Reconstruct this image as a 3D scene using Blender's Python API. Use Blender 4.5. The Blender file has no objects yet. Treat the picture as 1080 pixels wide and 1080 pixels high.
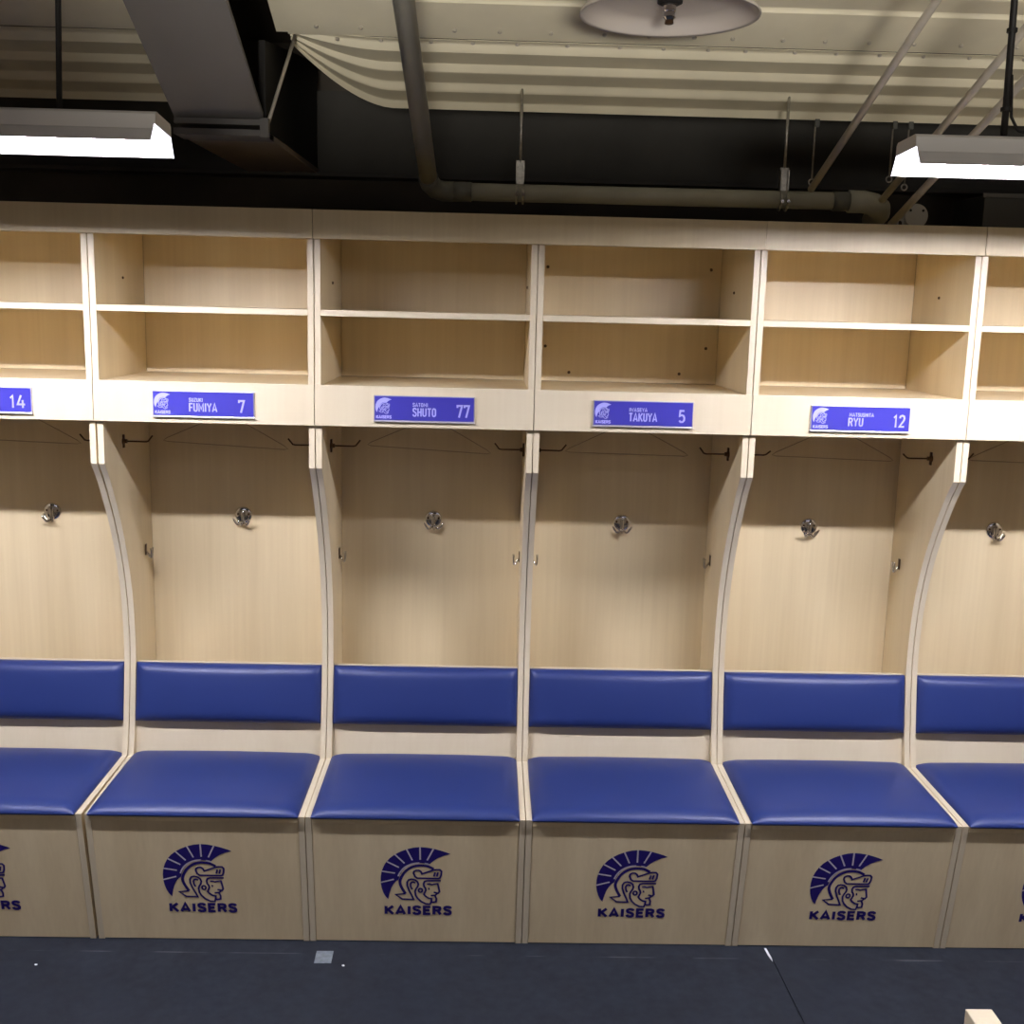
import bpy, bmesh, math, random
from mathutils import Vector, Matrix
from mathutils.geometry import tessellate_polygon

random.seed(4)
scene = bpy.context.scene
COL = scene.collection
PI = math.pi
W = 0.65            # locker pitch
T = 0.018           # board thickness

# ------------------------------------------------------------------ materials
MATS = {}

def new_mat(name):
    m = bpy.data.materials.new(name)
    m.use_nodes = True
    nt = m.node_tree
    bsdf = nt.nodes['Principled BSDF']
    MATS[name] = m
    return m, nt, bsdf

def plain(name, col, rough=0.5, metal=0.0, spec=0.5, noise=0.0, scale=20.0, coat=0.0):
    m, nt, b = new_mat(name)
    b.inputs['Roughness'].default_value = rough
    b.inputs['Metallic'].default_value = metal
    b.inputs['Specular IOR Level'].default_value = spec
    b.inputs['Coat Weight'].default_value = coat
    if noise > 0:
        tc = nt.nodes.new('ShaderNodeTexCoord')
        n = nt.nodes.new('ShaderNodeTexNoise')
        n.inputs['Scale'].default_value = scale
        n.inputs['Detail'].default_value = 5
        nt.links.new(tc.outputs['Object'], n.inputs['Vector'])
        r = nt.nodes.new('ShaderNodeValToRGB')
        r.color_ramp.elements[0].position = 0.3
        r.color_ramp.elements[1].position = 0.7
        r.color_ramp.elements[0].color = (*[c * (1 - noise) for c in col], 1)
        r.color_ramp.elements[1].color = (*[min(1, c * (1 + noise)) for c in col], 1)
        nt.links.new(n.outputs['Fac'], r.inputs['Fac'])
        nt.links.new(r.outputs['Color'], b.inputs['Base Color'])
    else:
        b.inputs['Base Color'].default_value = (*col, 1)
    return m

def wood(name, light, dark, rough=0.36, vec=(9, 9, 0.55), spec=0.45):
    m, nt, b = new_mat(name)
    tc = nt.nodes.new('ShaderNodeTexCoord')
    oi = nt.nodes.new('ShaderNodeObjectInfo')
    mp = nt.nodes.new('ShaderNodeMapping')
    mp.inputs['Scale'].default_value = vec
    nt.links.new(tc.outputs['Object'], mp.inputs['Vector'])
    mul = nt.nodes.new('ShaderNodeMath'); mul.operation = 'MULTIPLY'
    mul.inputs[1].default_value = 37.0
    nt.links.new(oi.outputs['Random'], mul.inputs[0])
    n1 = nt.nodes.new('ShaderNodeTexNoise'); n1.noise_dimensions = '4D'
    n1.inputs['Scale'].default_value = 1.0
    n1.inputs['Detail'].default_value = 3.0
    n1.inputs['Roughness'].default_value = 0.55
    nt.links.new(mp.outputs['Vector'], n1.inputs['Vector'])
    nt.links.new(mul.outputs[0], n1.inputs['W'])
    mp2 = nt.nodes.new('ShaderNodeMapping')
    mp2.inputs['Scale'].default_value = (vec[0] * 11, vec[1] * 11, vec[2] * 5)
    nt.links.new(tc.outputs['Object'], mp2.inputs['Vector'])
    n2 = nt.nodes.new('ShaderNodeTexNoise'); n2.noise_dimensions = '4D'
    n2.inputs['Scale'].default_value = 1.0
    n2.inputs['Detail'].default_value = 4.0
    nt.links.new(mp2.outputs['Vector'], n2.inputs['Vector'])
    nt.links.new(mul.outputs[0], n2.inputs['W'])
    add = nt.nodes.new('ShaderNodeMath'); add.operation = 'MULTIPLY_ADD'
    add.inputs[1].default_value = 0.40
    nt.links.new(n2.outputs['Fac'], add.inputs[0])
    nt.links.new(n1.outputs['Fac'], add.inputs[2])
    r = nt.nodes.new('ShaderNodeValToRGB')
    r.color_ramp.elements[0].position = 0.50
    r.color_ramp.elements[1].position = 0.92
    r.color_ramp.elements[0].color = (*dark, 1)
    r.color_ramp.elements[1].color = (*light, 1)
    nt.links.new(add.outputs[0], r.inputs['Fac'])
    nt.links.new(r.outputs['Color'], b.inputs['Base Color'])
    b.inputs['Roughness'].default_value = rough
    b.inputs['Specular IOR Level'].default_value = spec
    return m

WOOD = wood('maple_laminate', (0.80, 0.668, 0.422), (0.70, 0.565, 0.338))
EDGE = wood('maple_edge_band', (0.69, 0.600, 0.425), (0.65, 0.555, 0.38))

def vinyl():
    m, nt, b = new_mat('blue_vinyl')
    tc = nt.nodes.new('ShaderNodeTexCoord')
    n = nt.nodes.new('ShaderNodeTexNoise')
    n.inputs['Scale'].default_value = 420
    n.inputs['Detail'].default_value = 2
    nt.links.new(tc.outputs['Object'], n.inputs['Vector'])
    bp = nt.nodes.new('ShaderNodeBump')
    bp.inputs['Strength'].default_value = 0.10
    bp.inputs['Distance'].default_value = 0.0006
    nt.links.new(n.outputs['Fac'], bp.inputs['Height'])
    nt.links.new(bp.outputs['Normal'], b.inputs['Normal'])
    b.inputs['Base Color'].default_value = (0.016, 0.033, 0.150, 1)
    b.inputs['Roughness'].default_value = 0.43
    b.inputs['Specular IOR Level'].default_value = 0.45
    return m
VINYL = vinyl()
DECAL = plain('navy_vinyl_decal', (0.013, 0.004, 0.150), 0.45)
SLIT = plain('pale_decal_gap', (0.60, 0.55, 0.62), 0.5)
CHROME = plain('chrome', (0.62, 0.60, 0.58), 0.12, 1.0)
BRONZE = plain('dark_bronze_metal', (0.11, 0.065, 0.035), 0.35, 0.9)
WIRE = plain('hanger_wire', (0.45, 0.33, 0.21), 0.3, 0.9)
PLATE = plain('brushed_holder', (0.72, 0.70, 0.74), 0.25, 0.5)
PLATEBLUE = plain('plate_blue', (0.050, 0.045, 0.36), 0.3, 0, 0.4)
PLATETXT = plain('plate_lilac_print', (0.42, 0.42, 0.85), 0.45)
SCREW = plain('screw_cap_brown', (0.10, 0.055, 0.025), 0.5)
STEEL = plain('grey_painted_steel', (0.15, 0.142, 0.135), 0.5, 0.0, 0.4, 0.10, 3)
BLACKSTEEL = plain('black_painted_steel', (0.014, 0.012, 0.011), 0.6, 0, 0.3, 0.3, 5)
BRACKET = plain('bracket_lit_tone', (0.34, 0.28, 0.23), 0.5, 0, 0.3, 0.1, 4)  # lighter than the beam: light falling on the bracket is put into its colour
GIRDER = plain('dark_girder_paint', (0.055, 0.051, 0.044), 0.6, 0, 0.3, 0.2, 4)
PIPE = plain('grey_pvc_pipe', (0.30, 0.295, 0.25), 0.4, 0, 0.5, 0.12, 6)
COUPLING = plain('dark_pipe_coupling', (0.10, 0.10, 0.088), 0.5)
CONDUIT = plain('galvanised_conduit', (0.52, 0.47, 0.40), 0.35, 0.25, 0.5, 0.12, 25)
ZINC = plain('zinc_clamp', (0.42, 0.40, 0.36), 0.35, 0.8, 0.5, 0.25, 90)
WHITEDISH = plain('white_enamel', (0.68, 0.62, 0.56), 0.25, 0, 0.5)
LAMPBODY = plain('lamp_housing_paint', (0.78, 0.75, 0.70), 0.45, 0.0, 0.4)
WALLM = plain('dark_wall_paint', (0.055, 0.052, 0.048), 0.8, 0, 0.2, 0.15, 2)
BACKWALL = plain('black_back_wall', (0.085, 0.072, 0.058), 0.8, 0, 0.2, 0.3, 2)
SIDEWALL = plain('room_wall_warm_bounce', (0.50, 0.40, 0.26), 0.8, 0, 0.2, 0.05, 2)  # maple tone, chosen for the warm bounce light off the unseen walls
DUCT = plain('dark_grey_sheet', (0.075, 0.073, 0.066), 0.5, 0.0, 0.4)
TAPE = plain('silver_tape', (0.21, 0.245, 0.27), 0.35, 0.2, 0.5, 0.25, 60)
SCRAP = plain('white_scraps', (0.72, 0.74, 0.76), 0.7)
DECK = plain('cream_deck_sheet', (0.72, 0.66, 0.50), 0.5, 0, 0.35, 0.10, 4)

def emit(name, col, s):
    m, nt, b = new_mat(name)
    b.inputs['Base Color'].default_value = (0.8, 0.8, 0.8, 1)
    b.inputs['Emission Color'].default_value = (*col, 1)
    b.inputs['Emission Strength'].default_value = s
    return m
LIGHTCOL = (1.0, 0.985, 1.13)
GLOW = emit('lit_led_strip', LIGHTCOL, 325.0)
GLOWSOFT = emit('lit_lamp_diffuser', LIGHTCOL, 4.0)
GLOWEND = emit('lit_lamp_end_cap', LIGHTCOL, 2.0)

def floor_mat():
    m, nt, b = new_mat('slate_vinyl_floor')
    tc = nt.nodes.new('ShaderNodeTexCoord')
    n = nt.nodes.new('ShaderNodeTexNoise')
    n.inputs['Scale'].default_value = 9; n.inputs['Detail'].default_value = 8
    n.inputs['Roughness'].default_value = 0.7
    nt.links.new(tc.outputs['Object'], n.inputs['Vector'])
    r = nt.nodes.new('ShaderNodeValToRGB')
    e = r.color_ramp.elements
    e[0].position = 0.30; e[0].color = (0.008, 0.0105, 0.0165, 1)
    e[1].position = 0.80; e[1].color = (0.019, 0.025, 0.037, 1)
    nt.links.new(n.outputs['Fac'], r.inputs['Fac'])
    # one faint scuffed line running along the lockers
    sep = nt.nodes.new('ShaderNodeSeparateXYZ')
    nt.links.new(tc.outputs['Object'], sep.inputs[0])
    a = nt.nodes.new('ShaderNodeMath'); a.operation = 'ADD'; a.inputs[1].default_value = 0.236
    nt.links.new(sep.outputs['Y'], a.inputs[0])
    ab = nt.nodes.new('ShaderNodeMath'); ab.operation = 'ABSOLUTE'
    nt.links.new(a.outputs[0], ab.inputs[0])
    lt = nt.nodes.new('ShaderNodeMath'); lt.operation = 'LESS_THAN'; lt.inputs[1].default_value = 0.0025
    nt.links.new(ab.outputs[0], lt.inputs[0])
    n3 = nt.nodes.new('ShaderNodeTexNoise'); n3.inputs['Scale'].default_value = 4.5
    n3.inputs['Detail'].default_value = 3
    nt.links.new(tc.outputs['Object'], n3.inputs['Vector'])
    gt = nt.nodes.new('ShaderNodeMapRange')
    gt.inputs['From Min'].default_value = 0.5; gt.inputs['From Max'].default_value = 0.62
    gt.inputs['To Max'].default_value = 0.16
    nt.links.new(n3.outputs['Fac'], gt.inputs['Value'])
    mu = nt.nodes.new('ShaderNodeMath'); mu.operation = 'MULTIPLY'
    nt.links.new(lt.outputs[0], mu.inputs[0]); nt.links.new(gt.outputs[0], mu.inputs[1])
    mix = nt.nodes.new('ShaderNodeMixRGB')
    mix.inputs['Color2'].default_value = (0.5, 0.5, 0.5, 1)
    nt.links.new(mu.outputs[0], mix.inputs['Fac'])
    nt.links.new(r.outputs['Color'], mix.inputs['Color1'])
    nt.links.new(mix.outputs['Color'], b.inputs['Base Color'])
    n4 = nt.nodes.new('ShaderNodeTexNoise'); n4.inputs['Scale'].default_value = 30
    n4.inputs['Detail'].default_value = 6
    nt.links.new(tc.outputs['Object'], n4.inputs['Vector'])
    rr = nt.nodes.new('ShaderNodeMapRange')
    rr.inputs['To Min'].default_value = 0.42; rr.inputs['To Max'].default_value = 0.7
    nt.links.new(n4.outputs['Fac'], rr.inputs['Value'])
    nt.links.new(rr.outputs[0], b.inputs['Roughness'])
    b.inputs['Specular IOR Level'].default_value = 0.35
    return m
FLOOR = floor_mat()

# ------------------------------------------------------------------ mesh helpers
def link(name, me, mats, parent=None, smooth=False):
    o = bpy.data.objects.new(name, me)
    for m in (mats if isinstance(mats, (list, tuple)) else [mats]):
        me.materials.append(m)
    if smooth:
        for p in me.polygons:
            p.use_smooth = True
    COL.objects.link(o)
    if parent is not None:
        o.parent = parent
    return o

def done(bm, name, mats, parent=None, smooth=False, recalc=True):
    if recalc:
        bmesh.ops.recalc_face_normals(bm, faces=bm.faces)
    me = bpy.data.meshes.new(name)
    bm.to_mesh(me); bm.free()
    return link(name, me, mats, parent, smooth)

def add_box(bm, x0, x1, y0, y1, z0, z1, bevel=0.0):
    b = bmesh.new()
    v = [b.verts.new((x, y, z)) for x in (x0, x1) for y in (y0, y1) for z in (z0, z1)]
    for f in ((0, 1, 3, 2), (4, 6, 7, 5), (0, 4, 5, 1), (2, 3, 7, 6), (0, 2, 6, 4), (1, 5, 7, 3)):
        b.faces.new([v[i] for i in f])
    bmesh.ops.recalc_face_normals(b, faces=b.faces)
    if bevel > 0:
        bmesh.ops.bevel(b, geom=list(b.edges), offset=bevel, segments=2, affect='EDGES', profile=0.5)
    merge(bm, b)

def merge(bm, b):
    me = bpy.data.meshes.new('tmp')
    b.to_mesh(me); b.free()
    bm.from_mesh(me)
    bpy.data.meshes.remove(me)

def box(name, dims, mat, parent=None, bevel=0.0008):
    bm = bmesh.new()
    add_box(bm, *dims, bevel=bevel)
    return done(bm, name, mat, parent)

def add_tube(bm, pts, r, seg=10, cap=True):
    pts = [Vector(p) for p in pts]
    n = len(pts)
    rs = r if isinstance(r, (list, tuple)) else [r] * n
    t0 = (pts[1] - pts[0]).normalized()
    up = Vector((0, 0, 1)) if abs(t0.z) < 0.9 else Vector((1, 0, 0))
    side = t0.cross(up).normalized()
    rings = []
    for i in range(n):
        if i == 0: t = pts[1] - pts[0]
        elif i == n - 1: t = pts[-1] - pts[-2]
        else: t = (pts[i + 1] - pts[i]).normalized() + (pts[i] - pts[i - 1]).normalized()
        t.normalize()
        side = (side - t * side.dot(t)).normalized()
        o = t.cross(side)
        ring = [bm.verts.new(pts[i] + (side * math.cos(a) + o * math.sin(a)) * rs[i])
                for a in [2 * PI * k / seg for k in range(seg)]]
        rings.append(ring)
    for a, b in zip(rings, rings[1:]):
        for k in range(seg):
            bm.faces.new((a[k], a[(k + 1) % seg], b[(k + 1) % seg], b[k]))
    if cap:
        bm.faces.new(rings[0][::-1]); bm.faces.new(rings[-1])

def tube(name, pts, r, mat, parent=None, seg=10):
    bm = bmesh.new()
    add_tube(bm, pts, r, seg)
    o = done(bm, name, mat, parent, smooth=True)
    return o

def add_lathe(bm, prof, M=Matrix(), seg=32):
    """prof: list of (radius, height) turned about local z, placed by M"""
    rings = []
    for r, h in prof:
        if r < 1e-6:
            rings.append([bm.verts.new(M @ Vector((0, 0, h)))])
        else:
            rings.append([bm.verts.new(M @ Vector((r * math.cos(a), r * math.sin(a), h)))
                          for a in [2 * PI * k / seg for k in range(seg)]])
    for a, b in zip(rings, rings[1:]):
        for k in range(seg):
            k2 = (k + 1) % seg
            if len(a) == 1 and len(b) == 1: continue
            if len(a) == 1: bm.faces.new((a[0], b[k], b[k2]))
            elif len(b) == 1: bm.faces.new((a[k], a[k2], b[0]))
            else: bm.faces.new((a[k], a[k2], b[k2], b[k]))

def add_prism(bm, poly, x0, x1, shear=None):
    """poly in (y,z), extruded along x; shear(y,z)->dx"""
    sh = shear or (lambda y, z: 0.0)
    A = [bm.verts.new((x0 + sh(y, z), y, z)) for y, z in poly]
    B = [bm.verts.new((x1 + sh(y, z), y, z)) for y, z in poly]
    n = len(poly)
    tris = tessellate_polygon([[Vector((y, z, 0)) for y, z in poly]])
    for t in tris:
        bm.faces.new([A[i] for i in t]); bm.faces.new([B[i] for i in t][::-1])
    for i in range(n):
        j = (i + 1) % n
        bm.faces.new((A[i], A[j], B[j], B[i]))

# ---- flat decals: everything is drawn in a local (u,v) plane and put in place by a matrix
def add_poly(bm, pts, M, n=0.0):
    vs = [bm.verts.new(M @ Vector((p[0], p[1], n))) for p in pts]
    for t in tessellate_polygon([[Vector((p[0], p[1], 0)) for p in pts]]):
        try: bm.faces.new([vs[i] for i in t])
        except ValueError: pass

def add_stroke(bm, pts, w, M, n=0.0, closed=False):
    pts = [Vector((p[0], p[1])) for p in pts]
    m = len(pts)
    L, R = [], []
    for i in range(m):
        if closed:
            a, b = pts[i - 1], pts[(i + 1) % m]
        else:
            a, b = pts[max(i - 1, 0)], pts[min(i + 1, m - 1)]
        d1 = (pts[i] - a); d2 = (b - pts[i])
        if d1.length < 1e-9: d1 = d2
        if d2.length < 1e-9: d2 = d1
        d1.normalize(); d2.normalize()
        t = d1 + d2
        if t.length < 1e-6: t = d1
        t.normalize()
        nn = Vector((-t.y, t.x))
        k = 1.0 / max(0.6, nn.dot(Vector((-d1.y, d1.x))))
        L.append(pts[i] + nn * w * 0.5 * k); R.append(pts[i] - nn * w * 0.5 * k)
    lv = [bm.verts.new(M @ Vector((p.x, p.y, n))) for p in L]
    rv = [bm.verts.new(M @ Vector((p.x, p.y, n))) for p in R]
    for i in range(m if closed else m - 1):
        j = (i + 1) % m
        bm.faces.new((rv[i], rv[j], lv[j], lv[i]))

def smooth_path(pts, closed=False, sub=4):
    """Catmull-Rom through the points"""
    P = [Vector(p) for p in pts]
    n = len(P); out = []
    for i in range(n if closed else n - 1):
        p0 = P[i - 1] if (closed or i > 0) else P[0]
        p1 = P[i]; p2 = P[(i + 1) % n]
        p3 = P[(i + 2) % n] if (closed or i + 2 < n) else P[-1]
        for k in range(sub):
            t = k / sub
            out.append(0.5 * ((2 * p1) + (p2 - p0) * t + (2 * p0 - 5 * p1 + 4 * p2 - p3) * t * t
                              + (3 * p1 - p0 - 3 * p2 + p3) * t ** 3))
    if not closed: out.append(P[-1])
    return [tuple(p) for p in out]

# ---- lettering: block letters drawn as strokes in a unit cell (width w, height 1)
GL = {
 'K': (.72, [[(.1, 0), (.1, 1)], [(.66, 1), (.16, .45)], [(.26, .55), (.68, 0)]]),
 'A': (.78, [[(.06, 0), (.39, 1), (.72, 0)], [(.2, .27), (.58, .27)]]),
 'I': (.26, [[(.13, 0), (.13, 1)]]),
 'S': (.66, [[(.58, .76), (.54, .9), (.42, .96), (.24, .96), (.12, .88), (.1, .74), (.16, .61), (.33, .53), (.5, .44), (.57, .32), (.55, .14), (.43, .05), (.23, .05), (.12, .12), (.07, .27)]]),
 'E': (.62, [[(.6, .94), (.1, .94), (.1, .06), (.6, .06)], [(.1, .51), (.54, .51)]]),
 'R': (.70, [[(.1, 0), (.1, .94), (.42, .94), (.56, .88), (.6, .74), (.56, .58), (.42, .5), (.1, .5)], [(.4, .5), (.64, 0)]]),
 'F': (.58, [[(.58, .94), (.1, .94), (.1, 0)], [(.1, .49), (.52, .49)]]),
 'U': (.68, [[(.1, 1), (.1, .22), (.17, .1), (.34, .05), (.51, .1), (.58, .22), (.58, 1)]]),
 'M': (.86, [[(.1, 0), (.1, .98), (.43, .3), (.76, .98), (.76, 0)]]),
 'Y': (.70, [[(.05, 1), (.35, .48), (.65, 1)], [(.35, .48), (.35, 0)]]),
 'H': (.68, [[(.1, 0), (.1, 1)], [(.58, 0), (.58, 1)], [(.1, .52), (.58, .52)]]),
 'T': (.62, [[(.02, .94), (.6, .94)], [(.31, .94), (.31, 0)]]),
 'O': (.68, [[(.1, .78), (.18, .91), (.34, .96), (.5, .91), (.58, .78), (.58, .22), (.5, .09), (.34, .04), (.18, .09), (.1, .22), (.1, .78)]]),
 'Z': (.62, [[(.06, .94), (.54, .94), (.06, .06), (.56, .06)]]),
 'W': (.96, [[(.05, 1), (.27, .02), (.48, .85), (.69, .02), (.91, 1)]]),
 '1': (.40, [[(.04, .76), (.24, .96), (.24, 0)]]),
 '2': (.64, [[(.08, .74), (.14, .9), (.32, .96), (.5, .9), (.56, .74), (.5, .55), (.09, .06), (.58, .06)]]),
 '4': (.68, [[(.36, 1), (.06, .28), (.66, .28)], [(.48, .62), (.48, 0)]]),
 '5': (.64, [[(.54, .94), (.14, .94), (.1, .52), (.3, .6), (.48, .54), (.56, .38), (.54, .18), (.4, .05), (.2, .05), (.08, .16)]]),
 '7': (.62, [[(.06, .78), (.06, .94), (.56, .94), (.24, 0)]]),
}

def add_word(bm, word, u, v, h, xs, w, M, n, gap=.10, sx=1.0, align='l'):
    tot = sum(GL[c][0] + gap for c in word) * h * xs - gap * h * xs
    if align == 'r': u -= tot
    if align == 'c': u -= tot / 2
    for c in word:
        cw, strokes = GL[c]
        for s in strokes:
            pts = [(u + x * h * xs, v + y * h) for x, y in s]
            # straight ends run past the end points a little so that corners close
            add_stroke(bm, pts, w, M, n, closed=False)
        u += (cw + gap) * h * xs
    return tot

def add_word_fit(bm, word, u0, u1, v, h, w, M, n, gap=.10):
    tot = sum(GL[c][0] + gap for c in word) - gap
    add_word(bm, word, u0, v, h, (u1 - u0) / (tot * h), w, M, n, gap)

# ---- the helmet emblem, in a 1080 x 960 drawing (v downwards), centre (480, 476)
PLUME = [(915, 135), (868, 115), (800, 93), (710, 68), (620, 53), (540, 47), (460, 54), (380, 73), (300, 102),
         (230, 137), (170, 180), (120, 232), (85, 290), (60, 350), (47, 420), (45, 490), (55, 560), (75, 620),
         (100, 665), (132, 700), (142, 660), (155, 615), (175, 560), (205, 508), (240, 470), (268, 452),
         (285, 400), (315, 345), (360, 300), (420, 268), (480, 252), (540, 246), (600, 252), (655, 262),
         (700, 222), (760, 185), (840, 152)]
SLITS = [((705, 68), (625, 212)), ((540, 46), (540, 203)), ((375, 74), (443, 211)), ((228, 136), (345, 247)),
         ((128, 226), (275, 299)), ((60, 345), (225, 371)), ((44, 488), (210, 448))]
ARC = [[(264, 410), (285, 368), (318, 325), (360, 290), (420, 262), (475, 248), (530, 244)],
       [(592, 250), (625, 256), (655, 268)]]
RING = [(705, 322), (660, 298), (620, 284), (540, 276), (460, 288), (395, 318), (340, 366), (302, 425), (284, 475),
        (290, 520), (312, 570), (350, 632)]
LINES = [
    ([(350, 632), (228, 642), (308, 700), (450, 706), (428, 655), (396, 592), (374, 530), (374, 484), (394, 456),
      (430, 447), (470, 456), (500, 478), (512, 512), (502, 543), (482, 570), (470, 602), (476, 652), (500, 692),
      (542, 732), (600, 762), (656, 766), (670, 735), (674, 696), (636, 690), (600, 666), (580, 640), (590, 618),
      (604, 588), (598, 560), (582, 540), (578, 505), (590, 478), (622, 468), (792, 468)], 17, False),
    ([(456, 375), (462, 350), (488, 336), (520, 336), (545, 352), (560, 382), (640, 355), (700, 334), (740, 328),
      (782, 330), (802, 350), (796, 400), (780, 434), (760, 440), (500, 435), (472, 415)], 17, True),
    ([(722, 362), (706, 416)], 17, False), ([(758, 362), (742, 416)], 17, False),
    ([(436, 578), (418, 545), (414, 508), (428, 488), (450, 484), (474, 496)], 17, False),
    ([(620, 512), (650, 508), (680, 518), (710, 510), (756, 504)], 15, False),
    ([(752, 500), (762, 545), (774, 606), (756, 628), (702, 614)], 17, False),
    ([(748, 628), (722, 652), (664, 658)], 16, False),
    ([(716, 655), (734, 695), (730, 736), (690, 742), (668, 736)], 17, False),
    ([(640, 556), (644, 584)], 13, False),
    ([(537 + 24 * math.cos(a), 590 + 24 * math.sin(a)) for a in [2 * PI * k / 14 for k in range(14)]], 16, True),
]
RIBLINE = 14.0

def add_emblem(bm, bms, M, ku, kv, n, fat=1.0, slit=18):
    """ku, kv: metres per drawing unit across and up"""
    c, s = math.cos(0.0145), math.sin(0.0145)
    def q(p):
        x, y = p[0] - 480, p[1] - 476
        return ((x * c + y * s) * ku, -(y * c - x * s) * kv)
    kk = (ku + kv) / 2
    add_poly(bm, [q(p) for p in PLUME], M, n)
    add_stroke(bm, [q(p) for p in smooth_path(RING, sub=3)], 25 * kk * fat, M, n + .00005)
    for pts, w, cl in LINES:
        add_stroke(bm, [q(p) for p in pts], w * kk * fat, M, n + .0001, cl)
    for a, b in SLITS:
        add_stroke(bms, [q(a), q(b)], slit * kk, M, n + .0003)
    for a in ARC:
        add_stroke(bms, [q(p) for p in smooth_path(a, sub=3)], slit * kk, M, n + .0003)

# ------------------------------------------------------------------ properties
def tag(o, label, cat, group=None):
    o['label'] = label; o['category'] = cat
    if group: o['group'] = group
    return o

def thing(name, label, cat, loc=(0, 0, 0), group=None):
    o = bpy.data.objects.new(name, None)
    o.empty_display_size = 0.1
    COL.objects.link(o); o.location = loc
    return tag(o, label, cat, group)

def struct(o):
    o['kind'] = 'structure'
    return o

# ------------------------------------------------------------------ locker
H = W / 2 - 0.0011          # half width of a unit
HI = H - T                  # inner face
YB = 0.47                   # front of the back panel
CURVE = smooth_path([(0.0098, 1.4399), (0.050, 1.392), (0.080, 1.348), (0.138, 1.252), (0.194, 1.131), (0.232, 1.000),
                     (0.247, 0.872), (0.244, 0.745), (0.212, 0.551), (0.1843, 0.4465)], sub=4)
PROFILE = ([(YB, 0.0), (YB, 1.69), (0.013, 1.69), (0.013, 1.5685), (0.0098, 1.5685)] + CURVE +
           [(-0.2448, 0.4425), (-0.1665, 0.0)])

def front_x(z):             # divider front edge below the seat
    return -0.1665 + (-0.2448 + 0.1665) * z / 0.4425

SL = Vector((0, -0.2448 + 0.1665, 0.4425)).normalized()     # up along the slanted base panel
SN = Vector((0, -SL.z, SL.y))                               # outward normal
def base_matrix(v_mid, off):
    o = Vector((0, -0.1665, 0)) + SL * v_mid + SN * off
    return Matrix(((1, SL.x, SN.x, o.x), (0, SL.y, SN.y, o.y), (0, SL.z, SN.z, o.z), (0, 0, 0, 1)))

def cushion(name, w, l, base, roll, dome, r, M, mat, parent, nu=72, nv=56):
    """upholstered pad: rolled-over rim of radius r, a little dome in the middle; local x across, y along, z out of the board"""
    bm = bmesh.new()
    us = [math.sin(PI / 2 * math.sin(PI / 2 * (-1 + 2 * i / nu))) for i in range(nu + 1)]
    vs = [math.sin(PI / 2 * math.sin(PI / 2 * (-1 + 2 * j / nv))) for j in range(nv + 1)]
    def rim(d):
        t = min(1.0, max(0.0, d / r))
        return math.sqrt(max(0.0, 1 - (1 - t) ** 2))
    g = []
    for v in vs:
        row = []
        for u in us:
            f = rim((1 - abs(u)) * w / 2) * rim((1 - abs(v)) * l / 2)
            h = base + roll * f + dome * (1 - abs(u) ** 2.4) * (1 - abs(v) ** 3)
            row.append(bm.verts.new(M @ Vector((u * w / 2, v * l / 2, h))))
        g.append(row)
    for j in range(nv):
        for i in range(nu):
            bm.faces.new((g[j][i], g[j][i + 1], g[j + 1][i + 1], g[j + 1][i]))
    # sides down to the board
    loop = g[0][:] + [r[-1] for r in g[1:]] + g[-1][-2::-1] + [r[0] for r in g[-2:0:-1]]
    Mi = M.inverted()
    low = []
    for vtx in loop:
        c = Mi @ vtx.co
        low.append(bm.verts.new(M @ Vector((c.x * .994, c.y * .994, 0))))
    n = len(loop)
    for i in range(n):
        j = (i + 1) % n
        bm.faces.new((loop[i], low[i], low[j], loop[j]))
    bm.faces.new(low)
    return done(bm, name, mat, parent, smooth=True)

def j_hook(r, ang, reach=.020, drop=.010, rise=.016):
    """J shaped prong in a local frame: out along (cos, sin) of ang in the disc plane (x right, z up), y towards the viewer"""
    pts = []
    for k in range(9):
        t = k / 8
        a = -PI * 0.45 + t * PI * 0.95
        out = reach * (0.15 + t * 0.95)
        zz = -drop - 0.006 * math.sin(PI * t) + (rise * max(0, t - .45) * 1.4)
        pts.append((math.sin(ang) * out, -0.010 - math.cos(ang) * out, zz))
    return pts

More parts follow.
